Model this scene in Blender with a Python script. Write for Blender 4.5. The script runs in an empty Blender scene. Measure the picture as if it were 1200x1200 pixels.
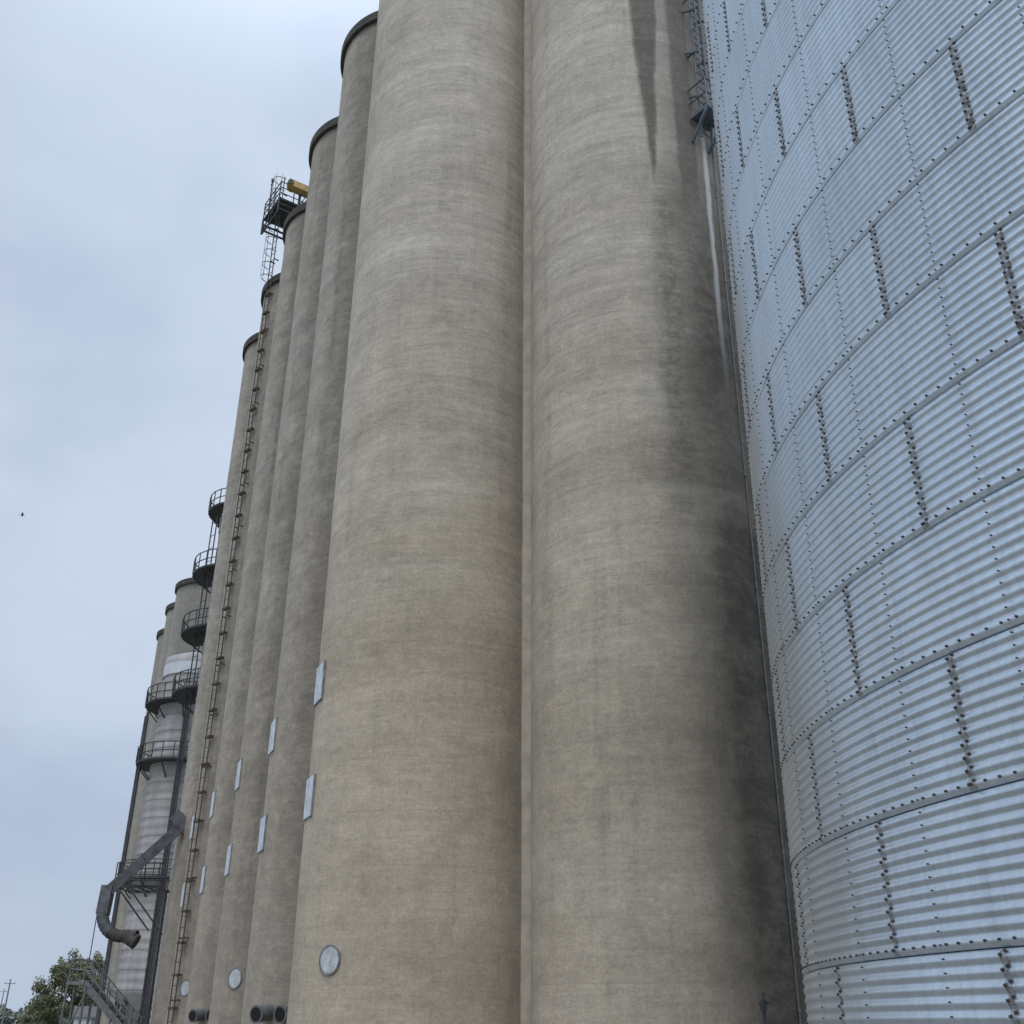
import bpy, math, random
import numpy as np
from mathutils import Vector, Matrix
random.seed(7); np.random.seed(7)
rad = math.radians
scene = bpy.context.scene
COL = scene.collection

# ------------------------------------------------------------------ node helper
class NT:
    def __init__(s, tree): s.t = tree; s.l = tree.links
    def n(s, typ, **k):
        nd = s.t.nodes.new(typ)
        for a, b in k.items(): setattr(nd, a, b)
        return nd
    def put(s, sock, v):
        if v is None: return
        if hasattr(v, 'is_linked') or isinstance(v, bpy.types.NodeSocket): s.l.new(v, sock)
        else: sock.default_value = v
    def m(s, op, a, b=None, c=None, clamp=False):
        nd = s.n('ShaderNodeMath', operation=op, use_clamp=clamp)
        s.put(nd.inputs[0], a); s.put(nd.inputs[1], b); s.put(nd.inputs[2], c)
        return nd.outputs[0]
    def vm(s, op, a, b=None):
        nd = s.n('ShaderNodeVectorMath', operation=op)
        s.put(nd.inputs[0], a); s.put(nd.inputs[1], b)
        return nd.outputs[0]
    def noise(s, vec, scale=1, detail=4, rough=.55, dist=0):
        nd = s.n('ShaderNodeTexNoise')
        s.put(nd.inputs['Vector'], vec)
        nd.inputs['Scale'].default_value = scale; nd.inputs['Detail'].default_value = detail
        nd.inputs['Roughness'].default_value = rough; nd.inputs['Distortion'].default_value = dist
        return nd.outputs['Fac']
    def rng(s, v, a, b, c=0., d=1., smooth=True):
        nd = s.n('ShaderNodeMapRange', interpolation_type='SMOOTHSTEP' if smooth else 'LINEAR')
        s.put(nd.inputs[0], v)
        for i, x in zip((1, 2, 3, 4), (a, b, c, d)): s.put(nd.inputs[i], x)
        return nd.outputs[0]
    def mix(s, f, a, b, mode='MIX'):
        nd = s.n('ShaderNodeMix', data_type='RGBA', blend_type=mode)
        s.put(nd.inputs[0], f); s.put(nd.inputs[6], a); s.put(nd.inputs[7], b)
        return nd.outputs[2]
    def bump(s, h, strength=.4, dist=.02):
        nd = s.n('ShaderNodeBump'); s.put(nd.inputs['Height'], h)
        nd.inputs['Strength'].default_value = strength; nd.inputs['Distance'].default_value = dist
        return nd.outputs[0]

def newmat(name):
    m = bpy.data.materials.new(name); m.use_nodes = True
    nt = NT(m.node_tree); b = m.node_tree.nodes['Principled BSDF']
    return m, nt, b
def c4(*c): return (c[0], c[1], c[2], 1.)

def simple(name, col, rough=.7, metal=0., var=.25, scale=6., bump=.2, col2=None):
    m, t, b = newmat(name)
    P = t.n('ShaderNodeTexCoord').outputs['Object']
    a = t.noise(P, scale, 5, .6); k = t.rng(a, .3, .7, 0, 1)
    lo = c4(*[x*(1-var) for x in col]) if col2 is None else c4(*col2)
    hi = c4(*[min(1, x*(1+var)) for x in col])
    t.put(b.inputs['Base Color'], t.mix(k, lo, hi))
    b.inputs['Roughness'].default_value = rough; b.inputs['Metallic'].default_value = metal
    t.put(b.inputs['Normal'], t.bump(t.noise(P, scale*4, 4), bump, .01))
    return m

def concrete(name, stain=False, far=False, distant=False):
    m, t, b = newmat(name)
    P = t.n('ShaderNodeTexCoord').outputs['Object']
    sp = t.n('ShaderNodeSeparateXYZ'); t.l.new(P, sp.inputs[0]); x, y, z = sp.outputs
    rnd = t.m('MULTIPLY', t.n('ShaderNodeObjectInfo').outputs['Random'], 60.)
    cb = t.n('ShaderNodeCombineXYZ')
    for i in range(3): t.l.new(rnd, cb.inputs[i])
    Q = t.vm('ADD', P, cb.outputs[0])
    S = lambda a, c: t.vm('MULTIPLY', Q, (a, a, c))
    broad = t.noise(S(.10, .42), 1, 4, .55)
    band = t.noise(S(.11, 1.5), 1, 8, .72, .08)
    ring = t.noise(S(.5, 6.), 1, 8, .78, .08)
    fine = t.noise(S(1.8, 9.), 1, 9, .84, .1)
    drip = t.noise(S(1.5, .07), 1, 5, .6, .2)
    drip2 = t.noise(S(5., .6), 1, 8, .82)
    mott = t.noise(Q, .45, 10, .80)
    blot = t.noise(S(2.4, 3.6), 1, 10, .86)
    grain = t.noise(Q, 13, 9, .88)
    hgt = t.m('ADD', t.rng(z, 7, 25), t.m('MULTIPLY', t.m('SUBTRACT', broad, .5), 1.4), clamp=True)
    tan = c4(.475, .410, .316); grey = c4(.510, .462, .392)
    col = t.mix(hgt, tan, grey)
    v = t.rng(broad, .3, .7, .92, 1.08)
    fa = t.rng(z, 4, 20, .55, 1.)
    v = t.m('MULTIPLY', v, t.m('ADD', 1., t.m('MULTIPLY', fa, t.rng(band, .3, .7, -.11, .09))))
    v = t.m('MULTIPLY', v, t.m('ADD', 1., t.m('MULTIPLY', fa, t.rng(ring, .32, .68, -.08, .07))))
    v = t.m('MULTIPLY', v, t.m('ADD', 1., t.m('MULTIPLY', fa, t.rng(fine, .34, .66, -.10, .09))))
    v = t.m('MULTIPLY', v, t.rng(mott, .32, .68, .87, 1.11))
    v = t.m('MULTIPLY', v, t.rng(blot, .34, .66, .90, 1.09))
    v = t.m('MULTIPLY', v, t.rng(grain, .36, .64, .86, 1.13))
    v = t.m('MULTIPLY', v, t.rng(drip2, .3, .7, .94, 1.05))
    pits = t.rng(t.noise(S(9., 13.), 1, 6, .8), .63, .72)
    v = t.m('MULTIPLY', v, t.m('SUBTRACT', 1., t.m('MULTIPLY', pits, .28)))
    # pour lines, only here and there
    zz = t.m('ADD', z, t.m('MULTIPLY', t.m('SUBTRACT', mott, .5), .16))
    fr = t.m('FRACT', t.m('DIVIDE', zz, 1.22))
    ln = t.m('MULTIPLY', t.rng(fr, .0, .03, 1, 0), t.m('MULTIPLY', t.rng(broad, .38, .58, .15, 1.), t.rng(mott, .42, .56, .2, 1.)))
    v = t.m('MULTIPLY', v, t.m('SUBTRACT', 1., t.m('MULTIPLY', ln, .22)))
    lime = t.m('MULTIPLY', t.rng(t.noise(S(.6, 4.), 1, 10, .86), .53, .66), t.rng(z, 7, 20, .15, .9))
    dirt = t.m('MULTIPLY', t.rng(drip, .53, .72), t.rng(t.noise(S(.7, 2.2), 1, 8, .78), .38, .62))
    v = t.m('MULTIPLY', v, t.m('SUBTRACT', 1., t.m('MULTIPLY', dirt, .55 if far else .22)))
    if far:  # joint-side faces darkened: recess shade painted into the colour along with grime
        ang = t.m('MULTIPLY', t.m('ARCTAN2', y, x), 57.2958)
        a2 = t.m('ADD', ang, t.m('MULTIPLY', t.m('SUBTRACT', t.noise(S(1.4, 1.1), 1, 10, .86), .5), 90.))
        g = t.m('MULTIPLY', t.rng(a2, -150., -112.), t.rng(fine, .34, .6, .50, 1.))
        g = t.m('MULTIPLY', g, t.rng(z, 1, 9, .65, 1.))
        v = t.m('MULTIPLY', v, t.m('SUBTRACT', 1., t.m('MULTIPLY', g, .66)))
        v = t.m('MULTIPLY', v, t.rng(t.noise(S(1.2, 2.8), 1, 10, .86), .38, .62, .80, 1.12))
    vc = t.n('ShaderNodeCombineColor')
    for i in range(3): t.l.new(v, vc.inputs[i])
    col = t.mix(1., col, vc.outputs[0], 'MULTIPLY')
    col = t.mix(t.m('MULTIPLY', lime, .26), col, c4(.64, .60, .53))
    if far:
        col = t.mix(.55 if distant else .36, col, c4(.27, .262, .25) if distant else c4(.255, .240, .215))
    if stain:
        ang = t.m('MULTIPLY', t.m('ARCTAN2', y, x), 57.2958)
        psi = t.m('ADD', ang, 98.0)
        wob = t.m('MULTIPLY', t.m('SUBTRACT', t.noise(S(.7, .32), 1, 10, .80), .5), 26.)
        pw = t.m('ADD', psi, wob)
        rgh = t.noise(S(2.2, 3.2), 1, 10, .88)
        rgh2 = t.noise(S(.6, .9), 1, 10, .82)
        brk2 = t.noise(S(2.6, .6), 1, 9, .8)
        big = t.noise(S(.35, .22), 1, 5, .6)
        hw = t.rng(z, 22.0, 29, .4, 8.5, smooth=False)
        pw1 = t.m('ADD', psi, t.m('MULTIPLY', t.m('SUBTRACT', brk2, .5), 8.))
        d = t.m('ABSOLUTE', t.m('SUBTRACT', pw1, 14.5))
        s1 = t.m('MULTIPLY', t.rng(t.m('SUBTRACT', d, hw), -2.2, 1.2, 1, 0), t.rng(z, 21.5, 23.5))
        s1 = t.m('MULTIPLY', s1, t.rng(rgh, .35, .6, .80, 1.))
        d2 = t.m('ABSOLUTE', t.m('SUBTRACT', pw1, 36.))
        s2 = t.m('MULTIPLY', t.rng(d2, 5., 11., 1, 0), t.rng(z, 17, 24))
        s2 = t.m('MULTIPLY', s2, t.rng(rgh, .35, .6, .80, 1.))
        d3 = t.m('ABSOLUTE', t.m('SUBTRACT', pw, 21.))
        s3 = t.m('MULTIPLY', t.m('MULTIPLY', t.rng(d3, 1., 17., 1, 0), t.rng(rgh, .40, .60, .45, 1.)),
                 t.m('MULTIPLY', t.rng(z, 9, 16, .30, 1.), t.rng(z, 21.6, 23.4, 1, 0)))
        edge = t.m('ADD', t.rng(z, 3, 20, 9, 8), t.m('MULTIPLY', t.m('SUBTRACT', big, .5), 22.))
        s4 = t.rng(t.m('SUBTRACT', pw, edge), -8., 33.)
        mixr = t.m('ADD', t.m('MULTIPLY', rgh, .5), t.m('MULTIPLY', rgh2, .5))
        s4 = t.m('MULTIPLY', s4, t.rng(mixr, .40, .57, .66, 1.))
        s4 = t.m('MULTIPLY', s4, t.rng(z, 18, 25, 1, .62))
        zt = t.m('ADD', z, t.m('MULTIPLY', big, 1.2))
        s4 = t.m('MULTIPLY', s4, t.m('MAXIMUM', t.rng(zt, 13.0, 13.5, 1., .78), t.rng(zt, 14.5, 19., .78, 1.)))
        s = t.m('MAXIMUM', t.m('MULTIPLY', s1, .86), t.m('MULTIPLY', s2, .82))
        s = t.m('MAXIMUM', s, t.m('MULTIPLY', s3, .70))
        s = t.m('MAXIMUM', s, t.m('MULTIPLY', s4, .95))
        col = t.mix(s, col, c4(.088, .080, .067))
        tl = t.m('MULTIPLY', t.rng(t.m('ABSOLUTE', t.m('SUBTRACT', zt, 13.8)), .05, .30, 1, 0), t.rng(rgh, .38, .6))
        tl = t.m('MULTIPLY', tl, t.rng(psi, -20, 0))
        col = t.mix(t.m('MULTIPLY', tl, .45), col, c4(.50, .455, .38))
        d5 = t.m('ABSOLUTE', t.m('SUBTRACT', pw1, 49.))
        s5 = t.m('MULTIPLY', t.rng(d5, .6, 3.0, 1, 0), t.m('MULTIPLY', t.rng(z, 15.5, 21), t.rng(z, 24.9, 25.4, 1, 0)))
        s5 = t.m('MULTIPLY', s5, t.rng(rgh, .36, .5, .6, 1.))
        col = t.mix(t.m('MULTIPLY', s5, .85), col, c4(.72, .71, .69))
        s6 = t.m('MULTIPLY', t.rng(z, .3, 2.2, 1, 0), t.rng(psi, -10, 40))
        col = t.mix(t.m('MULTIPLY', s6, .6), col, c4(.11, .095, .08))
    t.put(b.inputs['Base Color'], col)
    b.inputs['Roughness'].default_value = .9
    b.inputs['Specular IOR Level'].default_value = .2
    h = t.m('ADD', t.m('MULTIPLY', ring, .5), t.m('ADD', t.m('MULTIPLY', fine, .4), t.m('ADD', t.m('MULTIPLY', blot, .7), t.m('MULTIPLY', grain, .6))))
    t.put(b.inputs['Normal'], t.bump(h, .7, .035))
    return m

def galvanised():
    m, t, b = newmat('galvanised_steel')
    P = t.n('ShaderNodeTexCoord').outputs['Object']
    at = t.n('ShaderNodeAttribute', attribute_name='tint').outputs['Fac']
    n1 = t.noise(P, .8, 6, .6); n2 = t.noise(t.vm('MULTIPLY', P, (3, 3, .35)), 1, 6, .7)
    n3 = t.noise(P, 28, 4, .7); n4 = t.noise(t.vm('MULTIPLY', P, (14, 14, 1.4)), 1, 5, .7)
    v = t.m('MULTIPLY', t.rng(at, 0, 1, .95, 1.04, False), t.rng(n1, .3, .7, .97, 1.03))
    v = t.m('MULTIPLY', v, t.rng(n3, .3, .7, .94, 1.05))
    v = t.m('MULTIPLY', v, t.rng(n2, .3, .75, 1.03, .91))
    v = t.m('MULTIPLY', v, t.rng(n4, .35, .75, 1.03, .89))
    vc = t.n('ShaderNodeCombineColor')
    for i in range(3): t.l.new(v, vc.inputs[i])
    col = t.mix(1., c4(.55, .625, .685), vc.outputs[0], 'MULTIPLY')
    rust = t.m('MULTIPLY', t.rng(n2, .60, .78), t.rng(n1, .5, .7))
    col = t.mix(t.m('MULTIPLY', rust, .35), col, c4(.30, .255, .21))
    t.put(b.inputs['Base Color'], col)
    b.inputs['Metallic'].default_value = .74
    t.put(b.inputs['Roughness'], t.rng(n1, .3, .7, .28, .35))
    t.put(b.inputs['Normal'], t.bump(t.noise(P, 2.2, 3), .08, .02))
    return m
def seamrust():
    m, t, b = newmat('rusty_lap_seam')
    P = t.n('ShaderNodeTexCoord').outputs['Object']
    n = t.noise(P, 14, 6, .75); n2 = t.noise(P, 1.1, 3)
    k = t.m('MULTIPLY', t.rng(n, .46, .58), t.rng(n2, .3, .6, .25, .9))
    t.put(b.inputs['Base Color'], t.mix(k, c4(.38, .42, .45), c4(.105, .085, .07)))
    t.put(b.inputs['Metallic'], t.rng(k, 0, 1, .7, 0.)); b.inputs['Roughness'].default_value = .4
    return m
def tower_metal():
    m, t, b = newmat('dull_corrugated_steel')
    P = t.n('ShaderNodeTexCoord').outputs['Object']
    n1 = t.noise(t.vm('MULTIPLY', P, (.3, .3, 2.2)), 1, 6, .7); n2 = t.noise(t.vm('MULTIPLY', P, (2.5, 2.5, .3)), 1, 6, .7)
    sp = t.n('ShaderNodeSeparateXYZ'); t.l.new(P, sp.inputs[0])
    fr = t.m('FRACT', t.m('DIVIDE', sp.outputs[2], 1.1))
    v = t.m('MULTIPLY', t.rng(n1, .3, .7, .82, 1.15), t.rng(n2, .3, .7, 1.08, .80))
    v = t.m('MULTIPLY', v, t.rng(fr, 0, .12, .62, 1.))
    vc = t.n('ShaderNodeCombineColor')
    for i in range(3): t.l.new(v, vc.inputs[i])
    t.put(b.inputs['Base Color'], t.mix(1., c4(.41, .405, .40), vc.outputs[0], 'MULTIPLY'))
    b.inputs['Roughness'].default_value = .8
    return m

M_conc = concrete('weathered_concrete'); M_concF = concrete('shaded_weathered_concrete', far=True)
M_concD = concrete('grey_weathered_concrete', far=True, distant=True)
M_concS = concrete('soot_stained_concrete', stain=True)
M_galv = galvanised(); M_seam = seamrust()
M_bolt = simple('oxidised_bolt', (.045, .042, .04), .6, .2, .4, 9)
M_dark = simple('dark_painted_steel', (.06, .062, .066), .7, .2, .35, 5)
M_rust = simple('rusty_steel', (.105, .088, .073), .85, .1, .4, 8)
M_rim = simple('dark_roof_edge', (.06, .057, .052), .9, 0, .3, 3)
M_pale = simple('pale_painted_panel', (.56, .61, .65), .55, .1, .22, 4)
M_hatch = simple('grey_hatch_paint', (.50, .53, .54), .6, .1, .2, 5)
M_frame = simple('grey_frame', (.22, .23, .235), .6, .3, .3, 6)
M_stair = simple('dull_stair_steel', (.16, .165, .17), .6, .3, .3, 6)
M_duct = simple('grey_duct_steel', (.105, .11, .12), .6, .2, .35, 2.5)
M_ductend = simple('scorched_duct_steel', (.07, .062, .06), .8, .1, .4, 5)
M_tower = tower_metal()
M_white = simple('white_sheet_steel', (.60, .63, .67), .5, .1, .10, 1.2)
M_yel = simple('yellow_machine_paint', (.42, .29, .10), .7, 0, .3, 3)
M_hole = simple('dark_opening', (.012, .012, .012), .95, 0, .2, 4)
M_blue = simple('blue_grey_steel', (.11, .135, .165), .6, .3, .3, 5)
M_joint = simple('joint_mortar', (.47, .425, .36), .95, 0, .16, 2.2, .4)
M_bark = simple('bark', (.09, .07, .05), .95, 0, .35, 4)
M_wood = simple('pole_wood', (.20, .19, .18), .95, 0, .3, 4)
M_shingle = simple('shed_roofing', (.12, .11, .11), .9, 0, .3, 3)
M_bird = simple('dark_feathers', (.08, .08, .09), .9, 0, .3, 8)
M_leaf = [simple('leaf_%s' % n, c, .75, 0, .35, .8, 0) for n, c in
          (('bright', (.21, .225, .12)), ('mid', (.145, .16, .085)), ('deep', (.08, .09, .055)))]
M_farleaf = [simple('distant_leaf_%s' % n, c, .9, 0, .25, .1, 0) for n, c in
             (('mid', (.17, .19, .16)), ('deep', (.12, .14, .13)))]

# ------------------------------------------------------------------ mesh builder
class MB:
    def __init__(s): s.v = []; s.f = []; s.mi = []; s.sm = []
    def add(s, vs, fs, mi=0, smooth=False):
        o = len(s.v); s.v += [tuple(p) for p in vs]
        for f in fs: s.f.append(tuple(i+o for i in f)); s.mi.append(mi); s.sm.append(smooth)
    def box(s, c, size, rot=0., mi=0):
        cx, cy, cz = c; a, b, h = [k/2 for k in size]; cr, sr = math.cos(rot), math.sin(rot)
        vs = []
        for dz in (-h, h):
            for dx, dy in ((-a, -b), (a, -b), (a, b), (-a, b)):
                vs.append((cx+dx*cr-dy*sr, cy+dx*sr+dy*cr, cz+dz))
        s.add(vs, [(0, 3, 2, 1), (4, 5, 6, 7), (0, 1, 5, 4), (1, 2, 6, 5), (2, 3, 7, 6), (3, 0, 4, 7)], mi)
    def tube(s, p, q, r, r2=None, n=8, mi=0, cap=True, smooth=True):
        p, q = Vector(p), Vector(q); r2 = r if r2 is None else r2
        d = (q-p).normalized(); a = d.orthogonal().normalized(); b = d.cross(a)
        vs = []
        for c, rr in ((p, r), (q, r2)):
            for i in range(n):
                t = 2*math.pi*i/n; vs.append(c+a*math.cos(t)*rr+b*math.sin(t)*rr)
        s.add(vs, [(i, (i+1) % n, n+(i+1) % n, n+i) for i in range(n)], mi, smooth)
        if cap: s.add(vs, [tuple(range(n-1, -1, -1)), tuple(range(n, 2*n))], mi)
    def beam(s, p, q, w, h, mi=0):
        p, q = Vector(p), Vector(q); d = (q-p).normalized()
        up = Vector((0, 0, 1)) if abs(d.z) < .95 else Vector((1, 0, 0))
        a = d.cross(up).normalized()*w/2; b = a.cross(d).normalized()*h/2
        vs = [c+x for c in (p, q) for x in (-a-b, a-b, a+b, -a+b)]
        s.add(vs, [(0, 3, 2, 1), (4, 5, 6, 7), (0, 1, 5, 4), (1, 2, 6, 5), (2, 3, 7, 6), (3, 0, 4, 7)], mi)
    def lathe(s, prof, n=48, c=(0, 0), mi=0, smooth=True, a0=0., a1=2*math.pi):
        full = abs(a1-a0-2*math.pi) < 1e-6; m = n if full else n+1
        vs = []
        for r, z in prof:
            for i in range(m):
                t = a0+(a1-a0)*i/n; vs.append((c[0]+r*math.cos(t), c[1]+r*math.sin(t), z))
        fs = []
        for k in range(len(prof)-1):
            for i in range(n):
                j = (i+1) % m; fs.append((k*m+i, k*m+j, (k+1)*m+j, (k+1)*m+i))
        s.add(vs, fs, mi, smooth)
    def obj(s, name, mats, parent=None, loc=(0, 0, 0), rot=0., label=None):
        me = bpy.data.meshes.new(name); me.from_pydata(s.v, [], s.f)
        for m in mats: me.materials.append(m)
        me.polygons.foreach_set('material_index', s.mi); me.polygons.foreach_set('use_smooth', s.sm)
        me.update(); o = bpy.data.objects.new(name, me); COL.objects.link(o)
        o.location = loc; o.rotation_euler = (0, 0, rot)
        if parent: o.parent = parent
        if label: o['label'] = label
        return o
def thing(name, label, cat, loc=(0, 0, 0), group=None, rot=0.):
    e = bpy.data.objects.new(name, None); COL.objects.link(e); e.location = loc
    e.empty_display_size = .5; e.rotation_euler = (0, 0, rot)
    tag(e, label, cat, group); return e
def tag(o, label, cat, group=None, kind=None):
    o['label'] = label; o['category'] = cat
    if group: o['group'] = group
    if kind: o['kind'] = kind

# ------------------------------------------------------------------ concrete silos
R = 2.9; H = 39.3; RBS = 3.0; RAS = 3.0
cR = Vector((-2.26, 27.65, 0)); U = Vector((-.3827, .9239, 0)); D = 6.12
cA = Vector((-2.16, 27.65, 0))
cB = Vector((3.50, 25.14, 0))

def silo_wall(Rr, Hh, seed, n=144):
    rng = np.random.RandomState(seed)
    nz = int(Hh/.16)
    zs = np.linspace(0, Hh, nz+1)
    off = np.interp(zs, np.arange(0, Hh+1.3, 1.22), rng.uniform(-.008, .008, len(np.arange(0, Hh+1.3, 1.22))))
    off += np.interp(zs, np.arange(0, Hh+.5, .4), rng.uniform(-.003, .003, len(np.arange(0, Hh+.5, .4))))
    th = np.arange(n)*2*np.pi/n
    ov = .006*np.sin(2*th+seed)+.004*np.sin(3*th+2*seed)
    mb = MB()
    rr = Rr+off[:, None]+ov[None, :]
    X = rr*np.cos(th); Y = rr*np.sin(th); Z = np.repeat(zs[:, None], n, 1)
    vs = np.stack([X, Y, Z], -1).reshape(-1, 3).tolist()
    fs = [(k*n+i, k*n+(i+1) % n, (k+1)*n+(i+1) % n, (k+1)*n+i) for k in range(nz) for i in range(n)]
    mb.add(vs, fs, 0, True)
    return mb

GRP = 'row of concrete grain silos'
def panel(parent, ang, z, Rr=R, w=.76, h=.98):
    a = rad(ang); mb = MB()
    mb.box((Rr+.004, 0, z), (.05, w, h), 0, 0)
    o = mb.obj('window_cover', [M_pale], parent, rot=a, label='pale painted steel cover over a window opening')
    fr = MB()
    for s in (-1, 1):
        fr.box((Rr-.003, s*(w/2+.011), z), (.05, .02, h+.04), 0, 0)
        fr.box((Rr-.003, 0, z+s*(h/2+.011)), (.05, w, .02), 0, 0)
    fr.obj('frame', [M_frame], o, rot=0)
def hatch(parent, ang, z, Rr=R, r=.31):
    mb = MB(); x0 = Rr-.06
    mb.tube((x0, 0, z), (Rr+.02, 0, z), r*.88, n=32, mi=0)
    mb.tube((Rr+.015, 0, z), (Rr+.03, 0, z), r*.18, n=20, mi=0)
    o = mb.obj('round_hatch', [M_hatch, M_frame], parent, rot=rad(ang), label='round grey manhole cover bolted to the wall')
    rm = MB(); n = 32; vs = []
    prof = [(r*.89, Rr-.05), (r*.89, Rr+.03), (r*1.01, Rr+.03), (r*1.01, Rr-.05)]
    for rr, xx in prof:
        for i in range(n):
            t = 2*math.pi*i/n; vs.append((xx, rr*math.cos(t), z+rr*math.sin(t)))
    fs = [(k*n+i, k*n+(i+1) % n, ((k+1) % 4)*n+(i+1) % n, ((k+1) % 4)*n+i) for k in range(4) for i in range(n)]
    rm.add(vs, fs, 0)
    rm.obj('rim', [M_frame], o)
def outlet(parent, ang, z, Rr=R):
    for dy, L in ((-.30, .5), (.36, .32)):
        mb = MB()
        mb.tube((Rr-.1, dy, z), (Rr+L, dy, z-.06), .20, n=24, mi=0)
        mb.tube((Rr+L-.05, dy, z-.055), (Rr+L+.01, dy, z-.062), .225, n=24, mi=0)
        mb.tube((Rr+L, dy, z-.06), (Rr+L+.015, dy, z-.062), .175, n=24, mi=1)
        mb.obj('outlet_pipe', [M_stair, M_hole], parent, rot=rad(ang))

def silo(c, Hh, label, mat, seed, fit='', Rr=R):
    e = thing('concrete_silo', label, 'silo', c, GRP)
    silo_wall(Rr, Hh, seed).obj('wall', [mat], e)
    mb = MB()
    mb.lathe([(Rr+.02, Hh-.08), (Rr+.17, Hh-.08), (Rr+.18, Hh+.36), (Rr+.02, Hh+.38), (0.02, Hh+.7)], 96, mi=0, smooth=False)
    mb.obj('roof', [M_rim], e)
    if 'w' in fit:
        panel(e, 202.5, 9.6, Rr); panel(e, 202.5, 6.7, Rr)
    if 'h' in fit: hatch(e, 234, 2.95, Rr)
    if 'p' in fit: outlet(e, 240, 1.95, Rr)
    return e

eA = silo(cA, H, 'tan concrete silo with round hatch, joined to its neighbour', M_conc, 3, 'wh', RAS)
eB = silo(cB, H, 'concrete silo with dark soot runs down its flank', M_concS, 5, '', RBS)
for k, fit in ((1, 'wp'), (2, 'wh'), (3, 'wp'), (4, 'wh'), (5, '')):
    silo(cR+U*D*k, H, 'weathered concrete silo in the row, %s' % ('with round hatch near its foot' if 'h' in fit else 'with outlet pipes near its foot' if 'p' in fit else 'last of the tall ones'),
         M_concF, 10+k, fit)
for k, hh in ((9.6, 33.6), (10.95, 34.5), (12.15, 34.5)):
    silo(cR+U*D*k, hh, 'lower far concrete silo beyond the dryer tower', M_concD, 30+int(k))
# mortar joint between the two front silos
n_ab = (cB-cA).normalized(); ddist = (cB-cA).length
fw = Vector((n_ab.y, -n_ab.x, 0))
if fw.y > 0: fw = -fw
mb = MB(); t0 = .60
xa = math.sqrt(RAS*RAS-t0*t0); xb = ddist-math.sqrt(RBS*RBS-t0*t0)
pts = []
for x in np.linspace(-1, 1, 9):
    s_ = xa-.02+(xb-xa+.04)*(x+1)/2
    pts.append(cA+n_ab*s_+fw*(t0-.02*(1-x*x)))
vs = [tuple(p) for p in pts]+[(p.x, p.y, H) for p in pts]; n = len(pts)
mb.add(vs, [(i, i+1, n+i+1, n+i) for i in range(n-1)], 0, False)
jo = mb.obj('joint_fillet', [M_joint]); jo.parent = eA; jo.location = -cA
jo['label'] = 'narrow mortar fillet filling the joint between two silos'

# ------------------------------------------------------------------ steel grain bin
bc = Vector((12.24, 11.11, 0)); RB = 9.1; RH = 1.118; NR = 22; NS = 21
cam_ang = math.atan2(-bc.y, -bc.x)
bin_e = thing('grain_bin', 'large galvanised corrugated steel grain bin with bolted sheets', 'grain bin', bc)
STEP = 2*math.pi/NS
def corr(z0, t):      # radius offset inside a ring, t 0..1
    return .0102*np.sin(2*np.pi*11*t - np.pi/2)+.004*(1-t)
def add_bolts(mb, items, r=.016, h=.014):
    if not items: return
    A = np.array(items); n = 6
    k = np.arange(n)*2*np.pi/n
    tx, tz = np.cos(k), np.sin(k)
    out = []
    for rr, hh in ((r*1.15, -.004), (r*.85, h)):
        x = A[:, 2:3]+hh; s = rr*tx[None, :]; zz = A[:, 1:2]+rr*tz[None, :]
        ca, sa = np.cos(A[:, 0:1]), np.sin(A[:, 0:1])
        out.append(np.stack([x*ca-s*sa, x*sa+s*ca, zz+0*x], -1))
    V = np.concatenate(out, 1).reshape(-1, 3).tolist()
    F = []
    for b in range(len(A)):
        o = b*12
        for i in range(n): F.append((o+i, o+(i+1) % n, o+6+(i+1) % n, o+6+i))
        F.append(tuple(o+6+i for i in range(n)))
    mb.add(V, F, 2, False)

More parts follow.
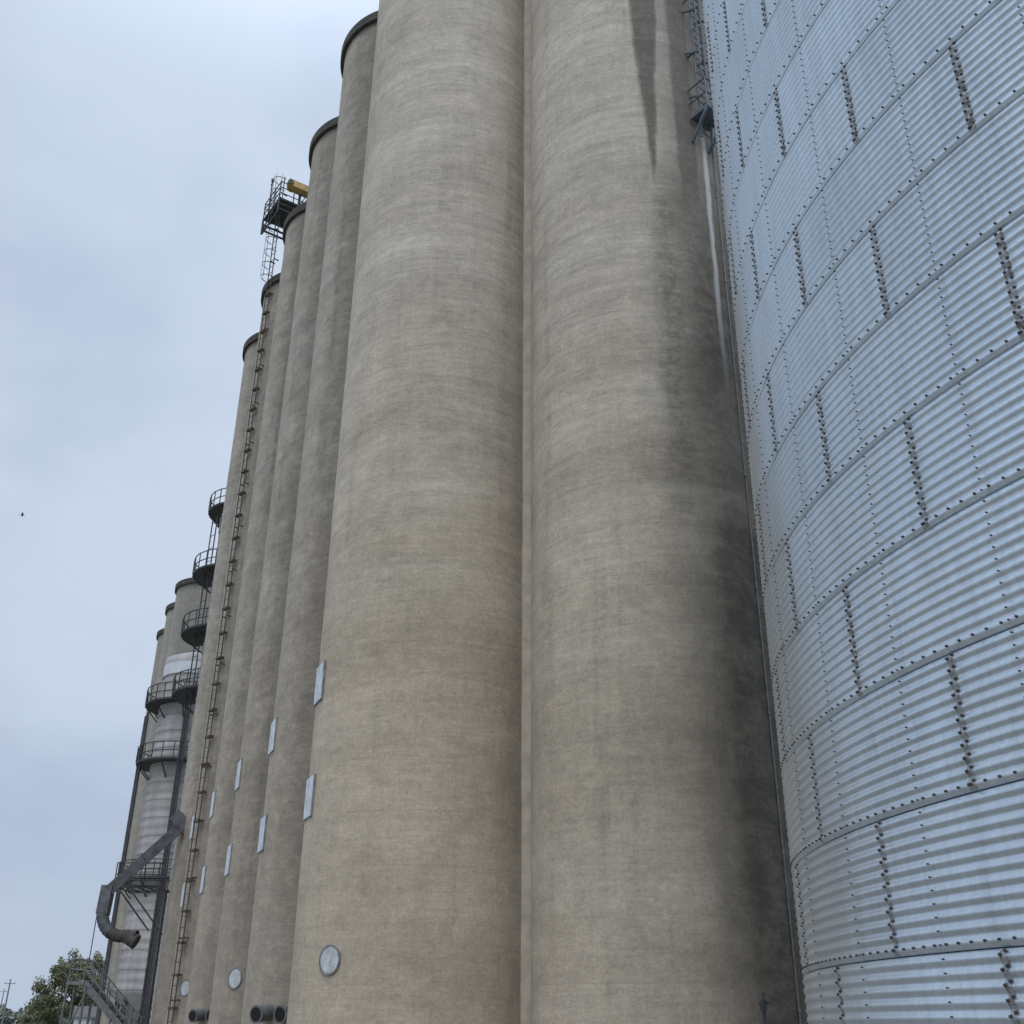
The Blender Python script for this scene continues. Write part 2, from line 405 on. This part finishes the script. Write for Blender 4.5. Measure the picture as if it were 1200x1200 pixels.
NTH = 252
for ring in range(NR):
    z0 = ring*RH; seam0 = cam_ang-rad(41.2 if ring % 2 else 32.63)
    mb = MB(); nz = 88
    ts = np.linspace(0, 1, nz+1)
    rr = RB+corr(z0, ts); zs = z0+ts*(RH-.012)
    rr = np.concatenate([[RB-.03], rr, [RB-.03]]); zs = np.concatenate([[z0], zs, [z0+RH-.004]])
    zs[1] = z0+.002
    th = seam0+np.arange(NTH)*2*np.pi/NTH
    m = len(rr)
    V = np.stack([rr[:, None]*np.cos(th), rr[:, None]*np.sin(th), np.repeat(zs[:, None], NTH, 1)], -1).reshape(-1, 3).tolist()
    F = [(k*NTH+i, k*NTH+(i+1) % NTH, (k+1)*NTH+(i+1) % NTH, (k+1)*NTH+i) for k in range(m-1) for i in range(NTH)]
    mb.add(V, F, 0, True)
    nwall = len(F)
    items = []; items2 = []
    for s in range(NS):
        a = seam0+s*STEP; hw = .040/RB
        cols = [a-hw, a-hw/2, a, a+hw/2, a+hw]; tt = np.linspace(.004, .99, 67)
        r2 = RB+corr(z0, tt)+.004; V = []
        for kk in range(len(tt)):
            for ci, c in enumerate(cols):
                q = r2[kk]-(.004 if ci in (0, 4) else 0)
                V.append((q*math.cos(c), q*math.sin(c), z0+tt[kk]*(RH-.012)))
        mb.add(V, [(k*5+i, k*5+i+1, (k+1)*5+i+1, (k+1)*5+i) for k in range(len(tt)-1) for i in range(4)], 1, True)
        d = (a-cam_ang+math.pi) % (2*math.pi)-math.pi
        if abs(d) < rad(80):
            for j in range(11):
                tj = (j+.5)/11
                q = float(RB+corr(z0, tj)+.004)
                items.append((a-.022/RB, z0+tj*RH, q))
                tj2 = min(.985, tj+.25/11); q2 = float(RB+corr(z0, tj2)+.004)
                items.append((a+.024/RB, z0+tj2*RH, q2))
        for fr in (.25, .75):
            a2 = a+STEP*fr; d = (a2-cam_ang+math.pi) % (2*math.pi)-math.pi
            if abs(d) < rad(80):
                for j in range(11):
                    tj = (j+.5)/11; items2.append((a2, z0+tj*RH, float(RB+corr(z0, tj))))
    add_bolts(mb, items, .0135); add_bolts(mb, items2, .0072)
    it2 = []; nb = 378
    for j in range(nb):
        a = seam0+j*2*math.pi/nb; d = (a-cam_ang+math.pi) % (2*math.pi)-math.pi
        if abs(d) < rad(80): it2.append((a, z0+.052, float(RB+corr(z0, .046)+.001)))
    add_bolts(mb, it2, .0110)
    o = mb.obj('wall_ring', [M_galv, M_seam, M_bolt], bin_e)
    at = o.data.attributes.new('tint', 'FLOAT', 'FACE')
    sheet = np.random.rand(NS)
    arr = np.full(len(mb.f), .5, dtype=np.float32)
    idx = (np.arange(nwall) % NTH)//12
    arr[:nwall] = sheet[idx]
    at.data.foreach_set('value', arr)
ztop = NR*RH
mb = MB(); mb.lathe([(RB+.12, ztop-.02), (RB+.14, ztop+.06), (.7, ztop+4.6), (.7, ztop+5.0), (.02, ztop+5.25)], 84, smooth=False)
mb.obj('roof', [M_galv], bin_e)
mb = MB(); mb.lathe([(RB+.25, -.3), (RB+.25, .0), (RB-.2, .0)], 96, smooth=False)
mb.obj('foundation', [M_conc], bin_e, loc=(0, 0, -.002))

# ------------------------------------------------------------------ ladders and galleries
def ladder_mesh(H0, H1, w=.42, cage=True, mi=0, r=.03, rung=.35, cage_step=1.4, from_z=None, hoop=.05, bar=.012):
    mb = MB()
    for s in (-1, 1): mb.tube((.25, s*w/2, H0), (.25, s*w/2, H1), r, n=6)
    z = H0+.2
    while z < H1: mb.tube((.25, -w/2, z), (.25, w/2, z), .016, n=5); z += rung
    z = H0+1
    while z < H1:
        for s in (-1, 1): mb.beam((-.05, s*w/2, z), (.26, s*w/2, z), .05, .05)
        z += 2.4
    cg = MB()
    if cage:
        z = from_z if from_z else H0+2.5
        z1 = z; hoops = []
        while z < H1: hoops.append(z); z += cage_step
        pts = [(.25+.55*math.sin(math.pi*i/8)**.8 if 0 < i < 8 else .25, -.34*math.cos(math.pi*i/8)) for i in range(9)]
        for z in hoops:
            for a, b in zip(pts[:-1], pts[1:]): cg.beam((a[0], a[1], z), (b[0], b[1], z), .012, hoop)
        for i in (1, 3, 5, 7): cg.tube((pts[i][0], pts[i][1], z1), (pts[i][0], pts[i][1], H1), bar, n=5)
    return mb, cg
def gallery(a0, a1, r0, r1, z, nn=12, rail=1.1, k=1.):
    fl = MB(); a0, a1 = rad(a0), rad(a1)
    fl.lathe([(r0, z), (r1, z), (r1, z+.12), (r0, z+.12), (r0, z)], nn, a0=a0, a1=a1, smooth=False)
    for i in range(0, nn+1, 3):
        t = a0+(a1-a0)*i/nn
        fl.beam((r1*math.cos(t), r1*math.sin(t), z), (r0*math.cos(t), r0*math.sin(t), z-1.), .07, .07)
    rl = MB()
    for i in range(nn+1):
        t = a0+(a1-a0)*i/nn
        p = (r1*math.cos(t), r1*math.sin(t))
        rl.tube((p[0], p[1], z+.1), (p[0], p[1], z+rail), .035, n=5)
        if i < nn:
            t2 = a0+(a1-a0)*(i+1)/nn; q = (r1*math.cos(t2), r1*math.sin(t2))
            for hh in (.55, rail): rl.tube((p[0], p[1], z+hh), (q[0], q[1], z+hh), .035, n=5)
    return fl, rl

# long caged ladder on the row + head platform
cF = cR+U*D*4
la = rad(226)
lp = cF+Vector((math.cos(la), math.sin(la), 0))*R
lad = thing('caged_ladder', 'long rusty ladder climbing a concrete silo wall', 'ladder', lp, rot=la)
a, b = ladder_mesh(1.5, 47.0, .36, True, r=.03, rung=.45, from_z=39.5, cage_step=.9)
for z in np.arange(2.2, 39, 1.25): a.box((.2, 0, z), (.22, .42, .10))
a.obj('rails', [M_rust], lad); b.obj('safety_cage', [M_dark], lad)
hp = lp+Vector((0, 0, 44.5))+Vector((.2, 0, 0))
hrot = rad(215)
hd = thing('head_platform', 'dark steel platform with railings above the silo roofs', 'platform', hp, rot=hrot)
mb = MB()
X1, Y0, Y1 = .85, -1.3, 1.0
mb.box((0, (Y0+Y1)/2, 0), (2*X1, Y1-Y0, .14))
for z in (-.4, -.8):
    for y in (Y0, Y1): mb.beam((-X1, y, z), (X1, y, z), .09, .09)
for x in (-X1, X1):
    for y in (Y0, Y1): mb.tube((x, y, -1.1), (x, y, 0), .06, n=6)
    mb.beam((x, Y0, -.9), (x, Y1, -.1), .07, .07); mb.beam((x, Y0, -1.1), (x, Y1, -1.1), .09, .09)
mb.tube((-.8, -1.2, -1.1), (-.8, -1.2, -5.2), .07, n=6); mb.tube((-.8, .5, -1.1), (-.8, .5, -5.2), .07, n=6)
for z in (-2.4, -3.6, -4.8): mb.beam((-.8, -1.2, z), (-.8, .5, z+1.1), .06, .06)
mb.obj('deck', [M_dark], hd)
mb = MB()
for x in (-X1, X1):
    for y in np.linspace(Y0, Y1, 4): mb.tube((x, y, 0), (x, y, 1.2), .035, n=5)
    for z in (.4, .8, 1.2): mb.tube((x, Y0, z), (x, Y1, z), .03, n=5)
for y in (Y0, Y1):
    mb.tube((0, y, 0), (0, y, 1.2), .035, n=5)
    for z in (.4, .8, 1.2): mb.tube((-X1, y, z), (X1, y, z), .03, n=5)
mb.obj('railing', [M_dark], hd)
mb = MB(); mb.tube((X1, -.6, 0), (X1, -.6, 2.5), .04, n=6); mb.beam((X1, -.8, 2.3), (X1, -.4, 2.3), .05, .05); mb.tube((X1, -.6, 2.4), (X1, -.6, 2.6), .08, n=8)
mb.obj('mast', [M_dark], hd)
hy = thing('conveyor_head', 'yellow conveyor head housing standing beside the rooftop platform', 'conveyor', hp+Vector((1.35, -1.35, -.15)), rot=rad(10))
mb = MB(); mb.beam((-1.0, 0, .95), (1.1, 0, .15), .6, .42); mb.beam((1.1, 0, .15), (1.4, 0, -.25), .5, .36)
mb.obj('housing', [M_yel], hy)
mb = MB(); mb.box((-.3, .2, -2.4), (.14, .14, 5.6)); mb.box((.6, .2, -2.5), (.14, .14, 5.2)); mb.tube((-.85, -.36, .85), (-.85, .36, .85), .17, n=12)
for z in (-1.5, -3., -4.5): mb.beam((-.3, .2, z), (.6, .2, z+1), .06, .06)
mb.obj('support', [M_dark], hy)

# ladder with landing on the stained silo
psi = 46.5; ba = rad(262.0+psi)
bp = cB+Vector((math.cos(ba), math.sin(ba), 0))*RBS
l2 = thing('wall_ladder', 'blue-grey caged ladder ending at a small landing', 'ladder', bp, rot=ba)
a, b = ladder_mesh(24.6, 40.2, .45, True, r=.032, rung=.3, from_z=27.0, cage_step=.9, hoop=.06, bar=.018)
for z in np.arange(26.3, 39, 1.8):
    a.beam((0, -.3, z), (.45, -.3, z-.3), .05, .05); a.beam((0, .3, z), (.45, .3, z-.3), .05, .05)
a.obj('rails', [M_blue], l2); b.obj('safety_cage', [M_blue], l2)
mb = MB(); zz = 25.4
mb.box((.36, 0, zz), (.66, .78, .10))
for s in (-1, 1):
    mb.beam((.66, s*.36, zz), (0, s*.36, zz-.9), .07, .07); mb.tube((.66, s*.37, zz), (.66, s*.37, zz+1.1), .03, n=6)
    for z in (zz+.55, zz+1.1): mb.tube((0, s*.37, z), (.66, s*.37, z), .025, n=6)
for z in (zz+.55, zz+1.1): mb.tube((.66, -.37, z), (.66, .37, z), .025, n=6)
mb.obj('landing', [M_blue], l2)
ca_ = rad(262.0+57); cp = cB+Vector((math.cos(ca_), math.sin(ca_), 0))*(RBS+.03)
mb = MB(); mb.tube((0, 0, 0), (0, 0, 38.5), .018, n=6)
for z in np.arange(2, 38, 3.): mb.box((0, 0, z), (.06, .06, .05))
o = mb.obj('conduit_pipe', [M_frame], loc=cp); tag(o, 'thin grey conduit running up the stained silo', 'pipe')

# ------------------------------------------------------------------ far elevator gear
def rib_tower(mb, r, z0, z1, pitch=.32, amp=.035, n=48):
    zs = np.arange(z0, z1+.001, pitch/4)
    mb.lathe([(r+amp*math.sin(2*math.pi*z/pitch), z) for z in zs], n)
dt = thing('dryer_tower', 'grey ribbed steel dryer tower ringed by railed walkways', 'tower', (-21.5, 70, 0))
mb = MB(); rib_tower(mb, 2.1, 3.2, 23.4, .55, .028); mb.lathe([(2.15, 3.2), (1.0, 1.6), (.9, 1.5)], 32, mi=0)
mb.obj('wall', [M_tower], dt)
mb = MB(); mb.lathe([(2.13, 23.4), (2.14, 23.9), (1.2, 24.3), (.02, 24.5)], 40); mb.obj('roof', [M_tower], dt)
mb = MB(); mb.lathe([(2.17, 22.6), (2.175, 23.4)], 40); mb.obj('white_band', [M_white], dt)
mb = MB()
for i in range(6):
    t = i*math.pi/3; mb.beam((1.9*math.cos(t), 1.9*math.sin(t), 0), (1.9*math.cos(t), 1.9*math.sin(t), 3.4), .2, .2)
    t2 = (i+1)*math.pi/3; mb.beam((1.9*math.cos(t), 1.9*math.sin(t), .4), (1.9*math.cos(t2), 1.9*math.sin(t2), 3.2), .1, .1)
mb.obj('leg_frame', [M_dark], dt)
for z, aa, bb in ((20.6, 120, 300), (16.7, 130, 330), (9.5, 120, 330)):
    f, r_ = gallery(aa, bb, 2.1, 3.0, z, 14)
    f.obj('walkway', [M_dark], dt); r_.obj('railing', [M_dark], dt)
mb = MB()
for dx, dy, rr in ((-2.75, -.6, .14), (-2.35, -1.6, .07), (.5, -2.6, .12)):
    mb.tube((dx, dy, 0), (dx, dy, 20), rr, n=10)
for z in (3., 8., 13):
    mb.beam((-2.75, -.6, z), (-2.35, -1.6, z), .08, .08)
mb.obj('downpipes', [M_dark], dt)

el = thing('bucket_elevator', 'slim grey steel elevator tower with stacked railed landings', 'tower', (-17.7, 63.0, 0))
mb = MB(); rib_tower(mb, 1.45, 0, 30.4, .4, .022, 36)
mb.obj('wall', [M_tower], el)
mb = MB(); mb.lathe([(1.5, 30.4), (1.52, 31.4), (.8, 31.9), (.02, 32.1)], 32); mb.obj('head', [M_tower], el)
for z, rr in ((31.7, 2.3), (27.2, 2.7), (23.2, 2.85), (19.4, 2.85)):
    f, r_ = gallery(150, 285, 1.45, rr, z, 9)
    f.obj('walkway', [M_dark], el); r_.obj('railing', [M_dark], el)
mb = MB(); mb.tube((-1.7, -1.1, 0), (-1.7, -1.1, 31), .045, n=6); mb.tube((-1.3, -1.5, 0), (-1.3, -1.5, 31), .045, n=6)
for z in np.arange(1, 31, .9): mb.tube((-1.7, -1.1, z), (-1.3, -1.5, z), .022, n=4)
mb.obj('ladder', [M_dark], el)

# loading spout
sp = thing('loading_spout', 'grey steel loading chute bending down to a curved spout', 'chute', (0, 0, 0))
P1 = Vector((-16.35, 53.9, 10.3)); P2 = Vector((-18.95, 53.0, 7.3)); P3 = Vector((-19.05, 52.9, 6.2))
mb = MB(); mb.beam(P1, P2, .46, .48)
for t in (.0, .5, 1.):
    p = P1.lerp(P2, t); d = (P2-P1).normalized()*.035; mb.beam(p-d, p+d, .54, .56)
mb.beam(P1+Vector((.35, .1, .15)), P1+Vector((-.35, 0, .70)), .08, .6)
mb.obj('chute', [M_duct], sp)
mb = MB(); mb.beam(P2+Vector((-.08, 0, .18)), P3, .50, .52)
mb.tube(P3+Vector((-.27, 0, .2)), P3+Vector((-.27, 0, -2.2)), .025, n=5)
mb.obj('drop_box', [M_duct], sp)
mb = MB(); pts = []
for i in range(11):
    t = i/10*math.pi/2*1.05
    pts.append(P3+Vector((1.05*(1-math.cos(t)) + .02, -.05, -1.05*math.sin(t)+.1)))
pts.append(pts[-1]+Vector((.65, -.05, .0)))
for i, (a, b) in enumerate(zip(pts[:-1], pts[1:])):
    mb.tube(a, b, .27, n=18, cap=False, mi=0 if i < 6 else 1); mb.tube(a-(b-a).normalized()*.012, a+(b-a).normalized()*.025, .285, n=18, mi=0 if i < 6 else 1)
mb.tube(pts[-1]+Vector((-.6, 0, .05)), pts[-1]+Vector((.0, 0, -.25)), .29, .34, n=16, mi=1)
mb.obj('elbow', [M_duct, M_ductend], sp)
mb = MB(); z = 7.6
for yy in (54.2, 56.4):
    mb.beam((-19.2, yy, z), (-16.9, yy, z), .10, .14)
    for h_ in (.55, 1.1): mb.tube((-19.2, yy, z+h_), (-16.9, yy, z+h_), .03, n=5)
    for x in (-19.2, -18.5, -17.8, -17.1): mb.tube((x, yy, z), (x, yy, z+1.1), .03, n=5)
for x in np.arange(-19.2, -16.9, .5): mb.beam((x, 54.2, z), (x, 56.4, z), .08, .05)
for x, yy in ((-17.0, 54.2), (-17.3, 56.4)):
    mb.tube((x, yy, 0), (x, yy, z), .07, n=8)
for yy in (54.2, 56.4): mb.beam((-19.0, yy, z-.05), (-17.2, yy, z-2.0), .07, .07)
mb.obj('support_frame', [M_dark], sp)

# stairway at the foot: long railed flight descending away from the tower
st = thing('steel_stairway', 'grey steel stairway with railings sloping down at the tower foot', 'stairs', (-18.6, 53.6, 0))
mb = MB()
a0 = Vector((-.9, 0, 3.3)); a1 = Vector((1.7, 0, .9))
for s in (-.45, .45):
    mb.beam(a0+Vector((0, s, 0)), a1+Vector((0, s, 0)), .08, .30)
for i in range(13):
    p = a0.lerp(a1, (i+.5)/13); mb.box(p, (.26, .86, .05))
mb.box((-1.25, 0, 3.27), (.8, 1.1, .16))
mb.box((2.0, 0, .80), (.7, 1.0, .16))
for x, zt_ in ((-1.6, 3.2), (-.75, 3.1), (.6, 1.8), (2.2, .75)):
    for s in (-.5, .5): mb.tube((x, s, 0), (x, s, zt_), .06, n=6)
mb.beam((-1.6, -.5, .3), (-.75, -.5, 2.8), .06, .06)
mb.obj('flight', [M_stair], st)
mb = MB()
for s in (-.47, .47):
    for hh in (.5, .95): mb.tube(a0+Vector((0, s, hh)), a1+Vector((0, s, hh)), .035, n=5)
    for i in range(7):
        p = a0.lerp(a1, i/6)+Vector((0, s, 0)); mb.tube(p, p+Vector((0, 0, .95)), .035, n=5)
    for hh in (.5, .95): mb.tube((-1.6, s, 3.35+hh), (-.9, s, 3.3+hh), .035, n=5)
    mb.tube((-1.6, s, 3.3), (-1.6, s, 4.3), .035, n=5)
mb.obj('railing', [M_stair], st)

# standpipe by the stained silo
mb = MB(); mb.tube((0, 0, 0), (0, 0, 2.0), .035, n=10); mb.tube((0, 0, 1.95), (.0, -.02, 2.15), .06, n=10)
mb.tube((-.07, 0, 2.08), (.10, 0, 2.12), .03, n=8); mb.tube((.0, 0, 2.15), (.02, 0, 2.27), .022, n=8); mb.tube((0, 0, 1.2), (0, .7, 1.25), .03, n=6)
mb.box((0, 0, .15), (.3, .3, .3))
o = mb.obj('standpipe', [M_dark], loc=(4.72, 21.5, 0)); tag(o, 'small dark standpipe at the foot of the stained silo', 'pipe')

# ------------------------------------------------------------------ ground, trees, background
m, t, b = newmat('gravel_yard')
P = t.n('ShaderNodeTexCoord').outputs['Object']
sp_ = t.n('ShaderNodeVectorMath', operation='LENGTH'); t.l.new(P, sp_.inputs[0])
g1 = t.noise(P, 9, 6, .7); g2 = t.noise(P, .15, 5, .6)
grav = t.mix(t.rng(g1, .3, .7), c4(.17, .155, .135), c4(.34, .32, .285))
grass = t.mix(t.rng(g1, .3, .7), c4(.05, .075, .025), c4(.10, .13, .045))
f = t.m('ADD', t.rng(sp_.outputs['Value'], 85, 120), t.m('MULTIPLY', t.m('SUBTRACT', g2, .5), .8), clamp=True)
t.put(b.inputs['Base Color'], t.mix(f, grav, grass)); b.inputs['Roughness'].default_value = .95
t.put(b.inputs['Normal'], t.bump(g1, .5, .03))
mb = MB(); mb.add([(-3000, -3000, -.01), (3000, -3000, -.01), (3000, 3000, -.01), (-3000, 3000, -.01)], [(0, 1, 2, 3)])
g = mb.obj('ground', [m]); g['kind'] = 'structure'; g['label'] = 'flat gravel yard turning to grass'; g['category'] = 'ground'

def leaves(mb, centres, n, size, nm):
    for c, r in centres:
        tone = random.random()
        for _ in range(n):
            d = Vector((random.gauss(0, 1), random.gauss(0, 1), random.gauss(0, .8))).normalized()*r*random.random()**.4
            p = Vector(c)+d; s = size*random.uniform(.6, 1.3)
            a = Vector((random.gauss(0, 1), random.gauss(0, 1), random.gauss(0, 1))).normalized()
            b_ = a.orthogonal().normalized()
            q = [p+a*s, p+b_*s*.6, p-a*s, p-b_*s*.6]
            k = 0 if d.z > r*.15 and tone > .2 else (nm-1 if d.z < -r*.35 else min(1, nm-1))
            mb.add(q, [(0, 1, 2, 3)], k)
def tree(loc, h, w, label, seed):
    random.seed(seed)
    e = thing('tree', label, 'tree', loc, rot=seed)
    tr = MB(); tr.tube((0, 0, -.1), (0, .1, h*.35), w*.035, w*.022, n=10)
    cs = []
    for i in range(30):
        u = (i+.5)/30; t_ = i*2.4; hh = h*(.16+.66*u); rr = w*.46*math.sin(math.pi*(.26+.64*u))*random.uniform(.86, 1.03)
        base = Vector((0, .1, h*.18+hh*.35)); tip = Vector((rr*math.cos(t_), rr*math.sin(t_), hh+h*.06))
        md = base.lerp(tip, .5)+Vector((0, 0, h*.03))
        tr.tube(base, md, w*.014, w*.009, n=6); tr.tube(md, tip, w*.009, w*.004, n=6)
        for _ in range(6):
            o_ = Vector((random.gauss(0, 1), random.gauss(0, 1), random.gauss(0, .8)))*w*.06
            tr.tube(tip, tip+o_, w*.004, w*.002, n=4, cap=False)
            cs.append((tip+o_, w*random.uniform(.06, .10)))
    for i in range(34):
        cs.append((Vector((random.gauss(0, w*.18), random.gauss(0, w*.18), h*random.uniform(.35, .92))), w*random.uniform(.06, .10)))
    tr.obj('trunk', [M_bark], e)
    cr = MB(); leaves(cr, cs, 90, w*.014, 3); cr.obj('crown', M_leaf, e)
tree((-43.7, 118, 0), 8.0, 7.9, 'spring-green broadleaf tree standing beyond the yard', 3)
tree((-50.9, 128, 0), 4.0, 4.2, 'smaller pale green tree beside the taller one', 8)
random.seed(11)
mb = MB(); cs = []
for i in range(260):
    x = random.uniform(-330, -60); cs.append(((x, 420+random.uniform(-15, 15), random.uniform(.8, 4.2)), random.uniform(2., 3.2)))
leaves(mb, cs, 40, .9, 2)
o = mb.obj('distant_treeline', M_farleaf); tag(o, 'hazy low band of far trees on the horizon', 'treeline', kind='stuff')

for (x, y, h) in ((-71.0, 165, 7.0), (-112, 258, 8.0)):
    e = thing('utility_pole', 'wooden utility pole with a crossarm in the open field', 'utility pole', (x, y, 0), 'utility poles across the field', rot=.3)
    mb = MB(); mb.tube((0, 0, 0), (0, 0, h), .13, .09, n=8); mb.obj('pole', [M_wood], e)
    mb = MB(); mb.beam((-.7, 0, h-.6), (.7, 0, h-.6), .08, .09)
    for s in (-.65, 0, .65): mb.tube((s, 0, h-.55), (s, 0, h-.4), .05, n=6)
    mb.obj('crossarm', [M_wood], e)

sh = thing('shed', 'small white shed with a dark pitched roof', 'shed', (-39.2, 112, 0), rot=.3)
mb = MB(); w_, d_, hh = 2.0, 1.6, 2.1
vs = [(-w_, -d_, 0), (w_, -d_, 0), (w_, d_, 0), (-w_, d_, 0), (-w_, -d_, hh), (w_, -d_, hh), (w_, d_, hh), (-w_, d_, hh), (-w_, 0, hh+.8), (w_, 0, hh+.8)]
mb.add(vs, [(0, 1, 5, 4), (1, 2, 6, 9, 5), (2, 3, 7, 6), (3, 0, 4, 8, 7)]); mb.obj('wall', [M_white], sh)
mb = MB()
for s in (-1, 1):
    mb.add([(-w_-.2, s*(d_+.25), hh-.1), (w_+.2, s*(d_+.25), hh-.1), (w_+.2, 0, hh+.86), (-w_-.2, 0, hh+.86)], [(0, 1, 2, 3)])
mb.obj('roof', [M_shingle], sh)
mb = MB(); mb.box((0, -d_-.03, .95), (.9, .06, 1.9)); mb.obj('door', [M_frame], sh)

# bird
bd = MB()
def blob(prof):
    vs = []; n = 8
    for x, r in prof:
        for i in range(n): vs.append((x, r*math.cos(2*math.pi*i/n), r*math.sin(2*math.pi*i/n)*.85))
    bd.add(vs, [(k*n+i, k*n+(i+1) % n, (k+1)*n+(i+1) % n, (k+1)*n+i) for k in range(len(prof)-1) for i in range(n)], 0, True)
blob([(.26, .003), (.21, .018), (.19, .035), (.15, .042), (.10, .04), (.02, .062), (-.08, .055), (-.16, .02), (-.2, .01)])
bd.add([(-.17, -.01, 0), (-.17, .01, 0), (-.33, .06, .01), (-.33, -.06, .01)], [(0, 1, 2, 3)])
for s in (-1, 1):
    bd.add([(.10, s*.03, .03), (-.06, s*.03, .02), (-.08, s*.24, .11), (.10, s*.24, .13), (-.10, s*.50, .05), (-.02, s*.52, .06)], [(0, 1, 2, 3), (3, 2, 4, 5)])
k_ = 1.9
o = bd.obj('bird', [M_bird], loc=(-25.7*k_, 50*k_, 1.7+23.85*k_), rot=.4); tag(o, 'small dark bird gliding in the grey sky', 'bird')

# ------------------------------------------------------------------ world
w = bpy.data.worlds.new('World'); scene.world = w; w.use_nodes = True
t = NT(w.node_tree); bg = w.node_tree.nodes['Background']
SUN_EL, SUN_AZ = 55., 190.    # azimuth clockwise from +Y
sky = t.n('ShaderNodeTexSky', sky_type='NISHITA', sun_disc=False)
sky.sun_elevation = rad(SUN_EL); sky.sun_rotation = rad(SUN_AZ); sky.dust_density = 3.
G = t.n('ShaderNodeTexCoord').outputs['Generated']
sx = t.n('ShaderNodeSeparateXYZ'); t.l.new(G, sx.inputs[0]); z = sx.outputs[2]
c1 = t.noise(t.vm('MULTIPLY', G, (1.5, 1.5, 2.0)), 1.3, 5, .45, .3)
c2 = t.noise(t.vm('MULTIPLY', G, (1., 1., 2.)), 4.2, 5, .5, .3)
cl = t.m('ADD', t.m('MULTIPLY', c1, .72), t.m('MULTIPLY', c2, .28))
cloud = t.mix(t.rng(cl, .38, .62), c4(.46, .545, .70), c4(.62, .715, .86))
up = t.m('MULTIPLY', t.rng(z, .25, .75, .98, 1.05), t.rng(z, .70, 1., 1., 2.9))
vc = t.n('ShaderNodeCombineColor')
for i in range(3): t.l.new(up, vc.inputs[i])
cloud = t.mix(1., cloud, vc.outputs[0], 'MULTIPLY')
k = t.n('ShaderNodeCombineColor')
for i in range(3): k.inputs[i].default_value = .09
ns = t.mix(1., sky.outputs[0], k.outputs[0], 'MULTIPLY')
fin = t.mix(.93, ns, cloud)
t.put(bg.inputs['Color'], fin); bg.inputs['Strength'].default_value = 1.

L = bpy.data.lights.new('Sun', 'SUN'); L.energy = 1.25; L.angle = rad(40); L.color = (1., .97, .94)
lo = bpy.data.objects.new('Sun', L); COL.objects.link(lo)
az = rad(SUN_AZ); e_ = rad(SUN_EL)
sd = Vector((math.sin(az)*math.cos(e_), math.cos(az)*math.cos(e_), math.sin(e_)))
lo.rotation_euler = sd.to_track_quat('Z', 'Y').to_euler()

# ------------------------------------------------------------------ camera
cd = bpy.data.cameras.new('Camera'); cam = bpy.data.objects.new('Camera', cd); COL.objects.link(cam)
cd.sensor_width = 36; cd.lens = 1237/1200*36; cd.clip_end = 6000; cd.clip_start = .1
cam.matrix_world = Matrix.Translation((0, 0, 1.7)) @ Matrix.Rotation(rad(115.9), 4, 'X') @ Matrix.Rotation(rad(.494), 4, 'Z')
scene.camera = cam
scene.view_settings.view_transform = 'Standard'
try: scene.view_settings.look = 'None'
except Exception: pass
scene.view_settings.exposure = 0
